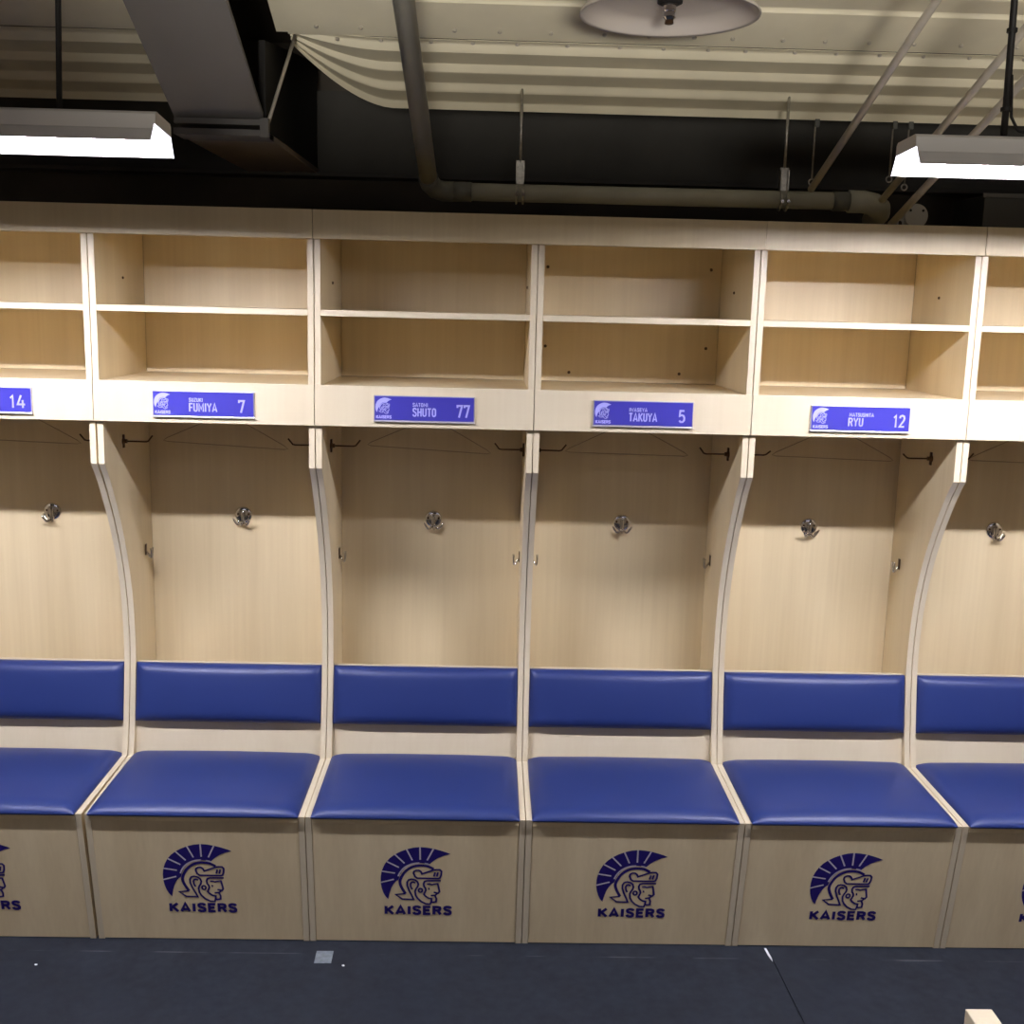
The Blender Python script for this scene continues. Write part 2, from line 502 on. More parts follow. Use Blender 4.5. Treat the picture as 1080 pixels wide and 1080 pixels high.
def plate_parts(parent, number, small, big, npos):
    pw, ph = .299, .079
    zc = 1.6255
    bm = bmesh.new()
    add_box(bm, -pw / 2, pw / 2, -.0115, -.0055, zc - ph / 2, zc + ph / 2, bevel=.0012)
    add_box(bm, -pw / 2, pw / 2, -.0150, -.0055, zc - ph / 2, zc - ph / 2 + .0045, bevel=.0008)
    pl = done(bm, 'name_plate', PLATE, parent)
    pl['label'] = 'blue name plate with lilac lettering in a silver holder'
    ins = box('plate_insert', (-pw / 2 + .003, pw / 2 - .003, -.0130, -.0114, zc - ph / 2 + .006, zc + ph / 2 - .0025),
              PLATEBLUE, pl, bevel=.0003)
    # (u,v) plane of the plate: u right, v up, n towards the room
    M = Matrix(((1, 0, 0, -pw / 2), (0, 0, -1, -.0132), (0, 1, 0, zc - ph / 2), (0, 0, 0, 1)))
    for nm, word, seg, v0, hh, w_, gp in (('surname_lettering', small, npos[0], .60, .135, .0022, .12),
                                          ('name_lettering', big, npos[1], .235, .31, .0042, .12),
                                          ('plate_number', number, npos[2], .225, .47, .0056, .16)):
        if not word: continue
        bm = bmesh.new()
        add_word_fit(bm, word, pw * seg[0], pw * seg[1], ph * v0, ph * hh, w_, M, 0, gp)
        done(bm, nm, PLATETXT, pl, recalc=False)
    bm = bmesh.new(); bs = bmesh.new()
    # emblem: 145 x 165 of 885 x 238 drawing units
    ku = pw * .160 / 870; kv = ph * .60 / 720
    Me = Matrix(((1, 0, 0, -pw / 2 + pw * .098), (0, 0, -1, -.0132), (0, 1, 0, zc + ph * .055), (0, 0, 0, 1)))
    add_emblem(bm, bs, Me, ku, kv, 0, fat=1.45, slit=12)
    bs.free()
    # word under the helmet, too small to be more than a bar of letters
    add_word_fit(bm, 'KAISERS', -pw * .072, pw * .078, -ph * .415, ph * .105, .0026, Me, 0, .10)
    done(bm, 'plate_emblem', PLATETXT, pl, recalc=False)

def build_locker(k, data):
    num, small, big, label, npos, turn, hookflip = data
    X = (k + .5) * W
    root = thing('locker', label, 'locker', (X, 0, 0), 'open maple lockers in the row')
    # S0 joint (between the first and second locker) opens into a wedge towards the floor
    def shearL(y, z):
        return (0.0075 * max(0.0, (0.20 - y) / 0.45) if k == -2 else 0.0)
    def shearR(y, z):
        return 0.0
    for sgn, nm in ((-1, 'L'), (1, 'R')):
        x0, x1 = (-H, -HI) if sgn < 0 else (HI, H)
        bm = bmesh.new()
        add_prism(bm, PROFILE, x0, x1, shearL if sgn < 0 else shearR)
        done(bm, 'divider', WOOD, root)
        # edge banding strip on the curved front edge
        bm = bmesh.new()
        edge = [(0.0098, 1.5685)] + CURVE + [(-0.2448, 0.4425), (-0.1665, 0.001)]
        sh = shearL if sgn < 0 else shearR
        A = []
        for i, (y, z) in enumerate(edge):
            a = edge[max(i - 1, 0)]; b = edge[min(i + 1, len(edge) - 1)]
            t = Vector((b[0] - a[0], b[1] - a[1])).normalized()
            nrm = Vector((t.y, -t.x))
            if nrm.x > 0 and abs(nrm.x) > .3: nrm = -nrm
            if nrm.x > -.3 and nrm.y < 0: nrm = -nrm
            yo, zo = y + nrm.x * .0006, z + nrm.y * .0006
            A.append((bm.verts.new((x0 + .0004 + sh(y, z), yo, zo)), bm.verts.new((x1 - .0004 + sh(y, z), yo, zo))))
        for (a, b), (c, d) in zip(A, A[1:]):
            bm.faces.new((a, b, d, c))
        done(bm, 'edge_band', EDGE, root)
        box('side_panel', (x0, x1, 0, YB, 1.69, 2.19), WOOD, root)
        box('side_edge_band', (x0 + .0004, x1 - .0004, -.0007, 0.0004, 1.6905, 2.1095), EDGE, root, bevel=0)
        bm = bmesh.new()
        Mr = Matrix.Translation((sgn * (HI - .0005), .245, 1.991)) @ Matrix.Rotation(-sgn * PI / 2, 4, 'Y')
        add_lathe(bm, [(0, 0), (.0042, 0), (.0042, .003), (.0025, .0045), (0, .0045)], Mr, 12)
        done(bm, 'shelf_pin', SCREW, root, smooth=True)
    box('back_panel', (-HI, HI, YB, YB + .012, 0.0, 1.672), WOOD, root)
    box('cabinet_back', (-HI, HI, YB, YB + .012, 1.69, 2.173), WOOD, root)
    box('cabinet_top', (-HI, HI, 0.0, YB, 2.173, 2.19), WOOD, root)
    box('shelf', (-HI, HI, 0.001, YB - .001, 1.8912, 1.909), WOOD, root)
    box('shelf_edge_band', (-HI + .0003, HI - .0003, 0.0, 0.0012, 1.8914, 1.9088), EDGE, root, bevel=0)
    box('cabinet_floor', (-HI, HI, 0.0125, YB, 1.672, 1.6895), WOOD, root)
    rail = box('name_rail', (-H, H, -.0055, .0125, 1.5698, 1.6905), EDGE, root)
    # hanging rail under the cabinet, out of sight behind the name rail
    tube('hanging_rail', [(-HI, .25, 1.628), (HI, .25, 1.628)], .0125, CHROME, root, 16)
    # back rest board and pad
    p0 = Vector((0, .2125, .4465)); p1 = Vector((0, .2715, .7450))
    d = (p1 - p0).normalized(); nb = Vector((0, -d.z, d.y))
    if nb.y > 0: nb = -nb
    bm = bmesh.new()
    pts = [p0, p1, p1 - nb * T, p0 - nb * T]
    add_prism(bm, [(p.y, p.z) for p in pts], -HI, HI)
    done(bm, 'backrest_board', EDGE, root)
    c = p0 + d * ((.5525 - .4465) / d.z + 0.5 * (.742 - .5525) / d.z) + nb * .0002
    M = Matrix(((1, d.x, nb.x, c.x), (0, d.y, nb.y, c.y), (0, d.z, nb.z, c.z), (0, 0, 0, 1)))
    cushion('backrest_pad', 2 * HI - .002, (.742 - .5525) / d.z, 0.017, .024, .010, .034, M, VINYL, root)
    # seat board and pad
    box('seat_board', (-HI + .0012, HI - .0012, -.2425, .205, .4225, .4425), WOOD, root, bevel=.0006)
    ys0, ys1 = -.2545, .203
    M = Matrix.Translation((0, (ys0 + ys1) / 2, .4415))
    cushion('seat_pad', 2 * HI + .002, ys1 - ys0, .004, .024, .015, .050, M, VINYL, root)
    # slanted front panel with its emblem
    z1 = .4215
    bm = bmesh.new()
    yo = .0010
    poly = [(front_x(.003) + yo, .003), (front_x(z1) + yo, z1), (front_x(z1) + yo + T, z1), (front_x(.003) + yo + T, .003)]
    add_prism(bm, poly, -HI + .0010, HI - .0010)
    fp = done(bm, 'front_panel', WOOD, root)
    LM = .4494
    Mb = base_matrix(LM * (1 - .527) + .0135, -.0004)
    bm = bmesh.new(); bs = bmesh.new()
    ku, kv = .0002420, .0002880
    add_emblem(bm, bs, Mb, ku, kv, 0, fat=1.3)
    em = done(bm, 'helmet_emblem', DECAL, fp, recalc=False)
    done(bs, 'emblem_gaps', SLIT, fp, recalc=False)
    bm = bmesh.new()
    add_word_fit(bm, 'KAISERS', -388 * ku, 448 * ku, (476 - 896) * kv, 102 * kv, 38 * .00024, Mb, .0002, .17)
    done(bm, 'panel_lettering', DECAL, fp, recalc=False)
    if npos:
        plate_parts(root, num, small, big, npos)
    # round hook on the back panel
    hz = 1.207; hx = .008
    bm = bmesh.new()
    Mh = Matrix.Translation((hx, YB, hz)) @ Matrix.Rotation(PI / 2, 4, 'X')
    add_lathe(bm, [(0, 0), (.0285, 0), (.0285, .003), (.0265, .005), (.012, .0062), (0, .0062)], Mh, 40)
    hk = done(bm, 'coat_hook', CHROME, root, smooth=True)
    hk['label'] = 'round chrome swivel hook on the back panel'
    bm = bmesh.new()
    add_box(bm, hx - .006, hx + .006, YB - .016, YB - .004, hz - .020, hz + .014, bevel=.003)
    add_tube(bm, [(hx, YB - .011, hz - .019), (hx, YB - .011, hz - .027)], .0075, 14)
    done(bm, 'hook_stem', CHROME, hk, smooth=False)
    for a in (-1.2, 0.05, 1.25):
        ang = a + turn
        pts = [(hx + p[0], YB - .002 + p[1], hz - .016 + p[2]) for p in j_hook(0, ang, .032, .010, .022)]
        tube('hook_prong', pts, [.0036] * (len(pts) - 1) + [.0022], CHROME, hk, 10)
    for sx in (-1, 1):
        bm = bmesh.new()
        Ms = Matrix.Translation((hx + sx * .018, YB - .0048, hz + .004)) @ Matrix.Rotation(PI / 2, 4, 'X')
        add_lathe(bm, [(0, 0), (.0042, 0), (.0035, .0016), (0, .002)], Ms, 12)
        done(bm, 'hook_screw', BRONZE, hk, smooth=True)
    # small hooks on the two inner faces, and the bent wire pegs near the top
    for sgn in (-1, 1):
        xf = sgn * HI
        bm = bmesh.new()
        add_box(bm, xf - sgn * .0035 if sgn > 0 else xf, xf if sgn > 0 else xf + .0035, .381, .395, 1.079, 1.116, bevel=.0012)
        sh = done(bm, 'side_hook', BRONZE, root)
        sh['label'] = 'small chrome hook on the divider'
        for dy in (-.010, .012):
            pts = []
            for i in range(10):
                t = i / 9
                a = -PI * .5 + (PI * 1.15) * t
                pts.append((xf - sgn * (.004 + .017 * t + .006 * math.sin(PI * t)), .388 + dy * t,
                            1.090 - .020 * math.sin(PI * min(1, t * 1.05)) + .013 * max(0, t - .5) * 2))
            tube('hook_prong', pts, [.0028] * 9 + [.0038], CHROME, sh, 8)
        bm = bmesh.new()
        Mp = Matrix.Translation((xf, .192, 1.487)) @ Matrix.Rotation(-sgn * PI / 2, 4, 'Y')
        add_lathe(bm, [(0, 0), (.012, 0), (.012, .004), (.0065, .008), (.0065, .014), (0, .014)], Mp, 16)
        add_box(bm, min(xf, xf - sgn * .006), max(xf, xf - sgn * .006), .186, .198, 1.466, 1.508, bevel=.002)
        pg = done(bm, 'wire_peg', BRONZE, root)
        tilt = .018 if k != 1 else .012
        pts = [(xf - sgn * .010, .192, 1.487), (xf - sgn * .072, .192, 1.4865), (xf - sgn * .080, .192, 1.4885),
               (xf - sgn * .094, .190, 1.4885 + tilt)]
        tube('peg_rod', pts, .0026, BRONZE, pg, 8)
    if num == '5':
        for x, z in ((.052, 2.065), (.596, 2.068), (.051, 1.805), (.133, 1.719), (.506, 1.722), (.592, 1.809)):
            bm = bmesh.new()
            Mc = Matrix.Translation((x - .325, YB, z)) @ Matrix.Rotation(PI / 2, 4, 'X')
            add_lathe(bm, [(0, 0), (.0052, 0), (.0045, .0012), (0, .0015)], Mc, 14)
            sc = done(bm, 'screw_cap', SCREW, root, smooth=True)
    return root

DATA = [
    ('14', '', '', 'open maple locker cut off by the left picture edge, its blue plate ending in 14',
     ((.36, .52), (.36, .62), (.787, .935)), -.75, 1),
    ('7', 'SUZUKI', 'FUMIYA', 'open maple locker with the blue name plate numbered 7 and a gap beside its base',
     ((.36, .495), (.36, .635), (.845, .905)), -.35, 1),
    ('77', 'SATOMI', 'SHUTO', 'open maple locker with the blue name plate numbered 77',
     ((.385, .535), (.385, .617), (.822, .948)), .15, 1),
    ('5', 'IWASEYA', 'TAKUYA', 'open maple locker numbered 5, dark screw caps on its cabinet back',
     ((.358, .538), (.358, .638), (.852, .918)), -.1, -1),
    ('12', 'MATSUSHITA', 'RYU', 'open maple locker with the blue name plate numbered 12',
     ((.385, .63), (.378, .528), (.832, .948)), .35, -1),
    ('', '', '', 'open maple locker cut off by the right picture edge, beyond the one numbered 12',
     None, .6, -1),
]
for k, dta in zip(range(-3, 3), DATA):
    build_locker(k, dta)

# right-most locker: only the holder edge of its plate is in the picture
# (its wording lies outside the photograph, so the plate carries the emblem only)
def bare_plate(X):
    root = [o for o in COL.objects if o.name.startswith('locker') and abs(o.location.x - X) < 1e-4][0]
    pw, ph, zc = .299, .079, 1.6255
    bm = bmesh.new()
    add_box(bm, -pw / 2, pw / 2, -.0115, -.0055, zc - ph / 2, zc + ph / 2, bevel=.0012)
    pl = done(bm, 'name_plate', PLATE, root)
    pl['label'] = 'blue name plate in a silver holder'
    box('plate_insert', (-pw / 2 + .003, pw / 2 - .003, -.0130, -.0114, zc - ph / 2 + .006, zc + ph / 2 - .0025), PLATEBLUE, pl, bevel=.0003)
bare_plate(2.5 * W)

# ---- fascia boards along the top of the row
FG = 'maple fascia boards along the locker tops'
for x0, x1, lab in (
        (-3 * W, -W - .0012, 'maple fascia board above lockers 14 and 7, left end of the top band'),
        (-W + .0006, W - .0008, 'long maple fascia board above lockers 77 and 5'),
        (W + .0004, 2 * W - .001, 'short maple fascia board above the locker numbered 12'),
        (2 * W + .001, 3 * W, 'maple fascia board at the right end of the top band')):
    x1b = x1 + (.008 if abs(x1 - W) < .01 else 0)
    x0b = x0 + (.008 if abs(x0 - W) < .01 else 0)
    o = box('fascia_board', ((x0b - x1b) / 2, (x1b - x0b) / 2, -.018, -.0002, 2.1100, 2.1914), WOOD, None, bevel=.0008)
    o.location.x = (x0b + x1b) / 2
    tag(o, lab, 'board', FG)

# ---- wire hangers on the hidden rails
def hanger(k, dx, tilt, label):
    t = thing('clothes_hanger', label, 'hanger', ((k + .5) * W + dx, .25, 1.628), 'wire hangers in the lockers')
    w, zb, za = .198, -.155, -.052
    pts = [(0, 0, za), (-w * .5, 0, (za + zb) / 2 + .004), (-w + .012, 0, zb + .012), (-w, 0, zb + .003), (-w + .012, 0, zb),
           (w - .012, 0, zb), (w, 0, zb + .003), (w - .012, 0, zb + .012), (w * .5, 0, (za + zb) / 2 + .004), (0, 0, za)]
    bm = bmesh.new(); add_tube(bm, pts, .0014, 8)
    done(bm, 'shoulder_wire', WIRE, t, smooth=True)
    pts = [(0, 0, za), (0, 0, -.030), (-.006, 0, -.020)]
    for i in range(9):
        a = -PI * .75 - 1.30 * PI * i / 8
        pts.append((.0142 * math.cos(a), 0, .0142 * math.sin(a)))
    tube('hanger_hook', pts, .0014, WIRE, t, 8)
    t.rotation_euler = (0, tilt, 0)
for k, dx, tl, lab in (
        (-3, .0, .03, 'thin wire hanger in the locker at the left picture edge'),
        (-2, .01, .05, 'thin wire hanger in the locker numbered 7'),
        (-1, .01, .05, 'thin wire hanger in the locker numbered 77'),
        (0, -.01, .015, 'thin wire hanger in the locker numbered 5'),
        (1, .01, .025, 'thin wire hanger in the locker numbered 12'),
        (2, .0, .02, 'thin wire hanger in the locker at the right picture edge')):
    hanger(k, dx, tl, lab)

# ------------------------------------------------------------------ lamps
def lamp(x0, x1, label, pole_x, tilt):
    xm = (x0 + x1) / 2
    LY, LZ = -.875, 2.236
    t = thing('strip_lamp', label, 'lamp', (xm, LY, LZ), 'strip lamps hung above the lockers')
    a, b = x0 - xm, x1 - xm
    # cross-section (y,z), open at the bottom: top box with skirts flaring outwards
    outer = [(-.094, .0), (-.075, .025), (-.070, .029), (-.066, .059), (-.058, .065), (.058, .065), (.066, .059), (.070, .029), (.075, .025), (.094, .0)]
    bm = bmesh.new()
    inner = [(y * .965, z - .003 if z > .01 else z) for y, z in outer]
    add_prism(bm, outer + inner[::-1], a + .003, b - .003)
    done(bm, 'housing', LAMPBODY, t)
    for sg in (-1, 1):
        bm = bmesh.new()
        add_prism(bm, [(sg * .018, .0165), (sg * .0895, .0010), (sg * .0885, .0035), (sg * .018, .0190)], a + .004, b - .004)
        done(bm, 'diffuser', GLOWSOFT, t)
    bm = bmesh.new()
    add_box(bm, a + .006, b - .006, -.0175, .0175, .0035, .0150)
    done(bm, 'led_strip', GLOW, t)
    for x in (a, b - .003):
        bm = bmesh.new()
        add_prism(bm, [(-.094, 0), (-.070, .031), (-.066, .038), (.066, .038), (.070, .031), (.094, 0)], x, x + .003)
        done(bm, 'lit_end_cap', GLOWEND, t)
        bm = bmesh.new()
        add_prism(bm, [(-.0675, .0382), (-.066, .059), (-.058, .065), (.058, .065), (.066, .059), (.0675, .0382)], x, x + .003)
        done(bm, 'end_plate', LAMPBODY, t)
    px = pole_x - xm
    tube('hanging_pole', [(px, 0, .0705), (px, 0, .76)], .0072 if x0 > 0 else .0060, BLACKSTEEL, t, 12)
    bm = bmesh.new()
    add_box(bm, px - .02, px + .02, -.02, .02, .0655, .071, bevel=.001)
    done(bm, 'pole_bracket', BLACKSTEEL, t)
    if x0 > 0:
        pts = [(px + .006, -.002, .20)] + [(px + .012 + .035 * i / 6 + (.0 if i < 4 else .02 * (i - 3)), -.002, .115 - .040 * math.sin(i / 6 * PI / 2)) for i in range(7)] + [(px + .30, -.002, .076)]
        tube('power_cable', pts, .0033, BLACKSTEEL, t, 8)
        for z in (.130, .29):
            bm = bmesh.new()
            add_tube(bm, [(px, 0, z - .004), (px, 0, z + .004)], .011, 12)
            done(bm, 'cable_tie', BLACKSTEEL, t)
    for ch in t.children:
        if ch.data.name.startswith(('housing', 'lit_end', 'end_plate', 'diffuser')):
            for v in ch.data.vertices: v.co.y *= .87
    t.rotation_euler.x = math.radians(tilt)
    return t
lamp(-2.06, -.829, 'lit white strip lamp at upper left, beside the grey steel beam', -1.045, -5.3)
lamp(.741, 1.97, 'lit white strip lamp at upper right, in front of the thin conduits', .949, -2.4)

# ------------------------------------------------------------------ ceiling: ribbed sheets sloping up towards the viewer
SLOPE = math.tan(math.radians(22))
def deck_z(y): return 2.540 + (0.30 - y) * SLOPE
def rib(s):
    """stepped ribs: depth below the sheet plane as a function of distance up the slope"""
    p = .098
    t = ((s + .80 * p) % p) / p
    if t < .80: return .0165 * t / .80
    return .0165 * (1 - (t - .80) / .20)
def sheet(bm, x0, x1, s0, s1, lift, ribs, endcurl=False):
    """s: distance up the slope from the lower edge (y = .30)"""
    ca, sa = math.cos(math.radians(22)), math.sin(math.radians(22))
    ns = int((s1 - s0) / .006) + 2
    if endcurl:
        xs = [x0 + (x1 - x0) * min(1, (i / 40) ** 1.6 * .35) for i in range(40)] + [x0 + (x1 - x0) * .36, x1]
    else:
        xs = [x0, x1]
    grid = []
    for x in xs:
        col = []
        if endcurl:
            q = max(0.0, 1 - (x - x0) / .27)
            q = q ** 1.8
        else: q = 0
        for j in range(ns):
            s = s0 + (s1 - s0) * j / (ns - 1)
            dep = rib(s) * (1 - .55 * q) if ribs else 0
            se = s + (s1 - s) * q * .80             # the crushed end closes up towards the lap
            up = lift - dep + q * .02
            y = .30 - se * ca + up * (sa)
            z = 2.540 + se * sa + up * ca
            col.append(bm.verts.new((x, y, z)))
        grid.append(col)
    for a, b in zip(grid, grid[1:]):
        for j in range(ns - 1):
            bm.faces.new((a[j], b[j], b[j + 1], a[j + 1]))
bm = bmesh.new()
LAP = .350
for x0, x1, curl in ((-2.6, -.99, False), (-.715, 2.6, True)):
    sheet(bm, x0, x1, 0.0, .335, 0, True, curl)
    sheet(bm, x0, x1, .334, LAP + .012, .0, False, False)
    sheet(bm, x0 - (.03 if curl else 0), x1, LAP, LAP + .150, -.005, False)
    sheet(bm, x0 - (.03 if curl else 0), x1, LAP + .150, LAP + .150 + .098 * 8, .0, True)
ob = done(bm, 'ceiling', DECK)
md = ob.modifiers.new('thick', 'SOLIDIFY'); md.thickness = .0015; md.offset = 1
struct(ob)
# sheet screws
bm = bmesh.new()
ca, sa = math.cos(math.radians(22)), math.sin(math.radians(22))
for i in range(26):
    x = -.62 + i * .128 + random.uniform(-.02, .02)
    for s, lift in ((LAP + .030, -.0065), (LAP - .030, -.002)):
        xx = x + (.05 if s < LAP else 0)
        if -1.05 < xx < -.66: continue
        y = .30 - s * ca + lift * sa; z = 2.540 + s * sa + lift * ca
        M = Matrix.Translation((xx, y, z)) @ Matrix.Rotation(PI - math.radians(22), 4, 'X')
        add_lathe(bm, [(.006, -.002), (.006, .003), (.003, .005), (0, .005)], M, 8)
ob = done(bm, 'trim_1', CONDUIT); struct(ob)
# flat soffit over the rest of the room and a dark upper lid
bm = bmesh.new()
yl = .30 - (LAP + .150 + .098 * 8) * ca; zl = 2.540 + (LAP + .150 + .098 * 8) * sa
add_box(bm, -3.6, 3.6, -5.4, yl + .02, zl + .03, zl + .08)
add_prism(bm, [(1.05, 2.80), (-.95, 3.26), (-.95, 3.30), (1.05, 2.84)], -3.6, 3.6)
ob = done(bm, 'ceiling.001', BACKWALL); struct(ob)

# ------------------------------------------------------------------ room
bm = bmesh.new(); add_box(bm, -3.6, 3.6, .90, 1.0, 0, 2.84); struct(done(bm, 'wall_back', BACKWALL))
bm = bmesh.new(); add_box(bm, -3.7, -3.6, -5.4, 1.0, 0, 3.4); struct(done(bm, 'wall_left', SIDEWALL))
bm = bmesh.new(); add_box(bm, 3.6, 3.7, -5.4, 1.0, 0, 3.4); struct(done(bm, 'wall_right', SIDEWALL))
bm = bmesh.new(); add_box(bm, -3.7, 3.7, -5.5, -5.4, 0, 3.4); struct(done(bm, 'wall_front', SIDEWALL))
# floor: two vinyl sheets meeting in one dark joint
bm = bmesh.new()
def seamx(y): return .7585 - .0372 * (y + .177)
def slab(pts, z0, z1):
    A = [bm.verts.new((x, y, z0)) for x, y in pts]; B = [bm.verts.new((x, y, z1)) for x, y in pts]
    n = len(pts)
    bm.faces.new(A[::-1]); bm.faces.new(B)
    for i in range(n): bm.faces.new((A[i], A[(i + 1) % n], B[(i + 1) % n], B[i]))
slab([(-3.6, -5.4), (seamx(-5.4) - .0016, -5.4), (seamx(1) - .0016, 1.0), (-3.6, 1.0)], -.004, 0)
slab([(seamx(-5.4) + .0016, -5.4), (3.6, -5.4), (3.6, 1.0), (seamx(1) + .0016, 1.0)], -.004, 0)
slab([(-3.6, -5.4), (3.6, -5.4), (3.6, 1.0), (-3.6, 1.0)], -.05, -.0042)
struct(done(bm, 'floor', FLOOR))

# ------------------------------------------------------------------ steel beam at upper left
t = thing('steel_beam', 'grey painted steel beam sloping down over the left strip lamp', 'beam', (-.88, -.15, 2.37))
def part_prism(name, poly, x0, x1, mat, par, off):
    bm = bmesh.new()
    add_prism(bm, [(y - off[1], z - off[2]) for y, z in poly], x0 - off[0], x1 - off[0])
    return done(bm, name, mat, par)
O = (-.88, -.15, 2.37)
y1 = -1.25
def bz(y): return 2.414 + (-.15 - y) * (2.607 - 2.412) / .42
part_prism('bottom_flange', [(-.15, bz(-.15)), (y1, bz(y1)), (y1, bz(y1) + .016), (-.15, bz(-.15) + .016)], -1.0, -.76, STEEL, t, O)
part_prism('web', [(-.14, bz(-.14) + .016), (y1, bz(y1) + .016), (y1, bz(y1) + .24), (-.14, bz(-.14) + .24)], -.90, -.86, BLACKSTEEL, t, O)
part_prism('splice_plate', [(-.162, 2.368), (-.162, 2.384), (-.05, 2.384), (-.05, 2.368)], -1.0, -.752, STEEL, t, O)
part_prism('splice_plate', [(-.155, 2.397), (-.155, 2.412), (-.05, 2.412), (-.05, 2.397)], -1.0, -.758, STEEL, t, O)
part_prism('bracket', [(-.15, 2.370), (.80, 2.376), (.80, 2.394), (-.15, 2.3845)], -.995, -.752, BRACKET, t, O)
part_prism('bracket_web', [(-.13, 2.394), (.80, 2.394), (.80, 2.75), (-.13, 2.62)], -.775, -.757, BLACKSTEEL, t, O)
bm = bmesh.new()
add_tube(bm, [(-.752 + .88, -.150 + .15, 2.39 - 2.37), (-.700 + .88, .012 + .15, 2.665 - 2.37)], .005, 10)
done(bm, 'tie_rod', CONDUIT, t, smooth=True)
bm = bmesh.new()
add_box(bm, .112, .136, -.014, .010, -.006, .045, bevel=.002)
done(bm, 'rod_lug', STEEL, t)

# dark girder along the back wall
t = thing('wall_girder', 'black steel girder along the back wall above the grey pipe', 'girder', (0, .80, 2.30))
bm = bmesh.new(); add_box(bm, -3.5, 3.5, .0, .012, .08, .36); done(bm, 'girder_web', GIRDER, t)
bm = bmesh.new(); add_box(bm, -3.5, 3.5, -.05, .06, .066, .08, bevel=.001); done(bm, 'girder_flange', GIRDER, t)

# ------------------------------------------------------------------ grey pipe
t = thing('drain_pipe', 'grey plastic pipe running above the middle lockers and up at the left', 'pipe', (.35, .20, 2.275))
o0 = Vector((.35, .20, 2.275))
def rel(p): return tuple(Vector(p) - o0)
za, zb = 2.272, 2.270
tube('pipe_run', [rel((-.262, .20, za)), rel((.975, .20, zb + .004))], .0265, PIPE, t, 24)
tube('coupling', [rel((-.262, .20, za)), rel((-.200, .20, za))], .0295, COUPLING, t, 24)
tube('coupling', [rel((.905, .20, zb + .004)), rel((.965, .20, zb + .004))], .0295, COUPLING, t, 24)
e = [rel((-.255, .20, za)), rel((-.285, .20, za)), rel((-.310, .192, za + .006)), rel((-.325, .172, za + .018)), rel((-.330, .140, za + .034))]
tube('elbow', e, .030, COUPLING, t, 20)
tube('riser', [rel((-.329, .150, za + .030)), rel((-.404, -2.0, za + .030 + 2.15 * .47))], .0265, PIPE, t, 24)
e = [rel((.955, .20, 2.274)), rel((1.00, .20, 2.274)), rel((1.035, .208, 2.268)), rel((1.062, .23, 2.258)), rel((1.075, .27, 2.247)), rel((1.08, .34, 2.232))]
tube('elbow', e, .034, PIPE, t, 20)

# pipe hangers (threaded rod and clamp)
def pipe_hanger(x, label):
    t = thing('pipe_hanger', label, 'hanger rod', (x, .20, 2.27), 'threaded rods that carry the grey pipe')
    tube('threaded_rod', [(0, 0, .090), (0, 0, .315)], .0045, ZINC, t, 8)
    bm = bmesh.new()
    add_box(bm, -.013, .013, -.004, .004, .026, .098, bevel=.001)
    add_box(bm, -.013, -.009, -.016, .012, .03, .09, bevel=.0005)
    add_box(bm, .009, .013, -.016, .012, .03, .09, bevel=.0005)
    done(bm, 'clamp_strap', ZINC, t)
    bm = bmesh.new()
    ring = [(0, .0285 * math.cos(a), .0285 * math.sin(a)) for a in [2 * PI * i / 24 for i in range(25)]]
    for xo in (-.010, .010):
        add_tube(bm, [(p[0] + xo, p[1], p[2]) for p in ring], .0032, 8, cap=False)
    done(bm, 'clamp_ring', ZINC, t, smooth=True)
    bm = bmesh.new()
    for xo in (-.009, .009):
        add_tube(bm, [(xo, -.030, -.004), (xo, -.038, -.004)], .005, 6)
    done(bm, 'clamp_bolt', CHROME, t)
pipe_hanger(-.054, 'threaded rod and clamp holding the pipe above the locker numbered 77')
pipe_hanger(.752, 'threaded rod and clamp holding the pipe above the locker numbered 12')

# thin hook rods hanging at the deck edge
def hook_rod(x, z0, label):
    t = thing('hook_rod', label, 'hook', (x, .298, z0), 'thin hook rods behind the pipe')
    bm = bmesh.new()
    add_tube(bm, [(0, 0, .018), (0, 0, 2.580 - z0)], .0028, 8)
    done(bm, 'rod', ZINC, t, smooth=True)
    pts = [(.009 * math.sin(a), 0, .009 * math.cos(a) + .009) for a in [2 * PI * i / 14 for i in range(15)]]
    tube('eye', pts, .0025, ZINC, t, 8)
    bm = bmesh.new()
    add_box(bm, -.003, .012, -.006, .006, 2.505 - z0, 2.548 - z0, bevel=.001)
    done(bm, 'top_clip', COUPLING, t)
hook_rod(.864, 2.330, 'thin hook rod hanging right of the clamp above locker 12')
hook_rod(1.108, 2.345, 'thin hook rod hanging at the left end of the right strip lamp')
hook_rod(1.158, 2.322, 'thin hook rod hanging behind the right strip lamp')

# conduits
def conduit(a, b, r, label):
    a, b = Vector(a), Vector(b)
    e = b + (b - a) * .35
    o = tube('conduit', [(0, 0, 0), tuple(e - a)], r, CONDUIT, None, 12)
    o.location = a
    tag(o, label, 'conduit', 'thin metal conduits slanting up at the right')
conduit((.815, .12, 2.297), (.918, -.50, 2.677), .0105, 'slanting metal conduit left of the right strip lamp, leftmost of three')
conduit((1.031, .12, 2.272), (1.105, -.50, 2.575), .0105, 'slanting metal conduit passing behind the lamp end, middle of three')
conduit((1.065, .12, 2.203), (1.147, -.50, 2.500), .0110, 'slanting metal conduit nearest the right picture edge, rightmost of three')

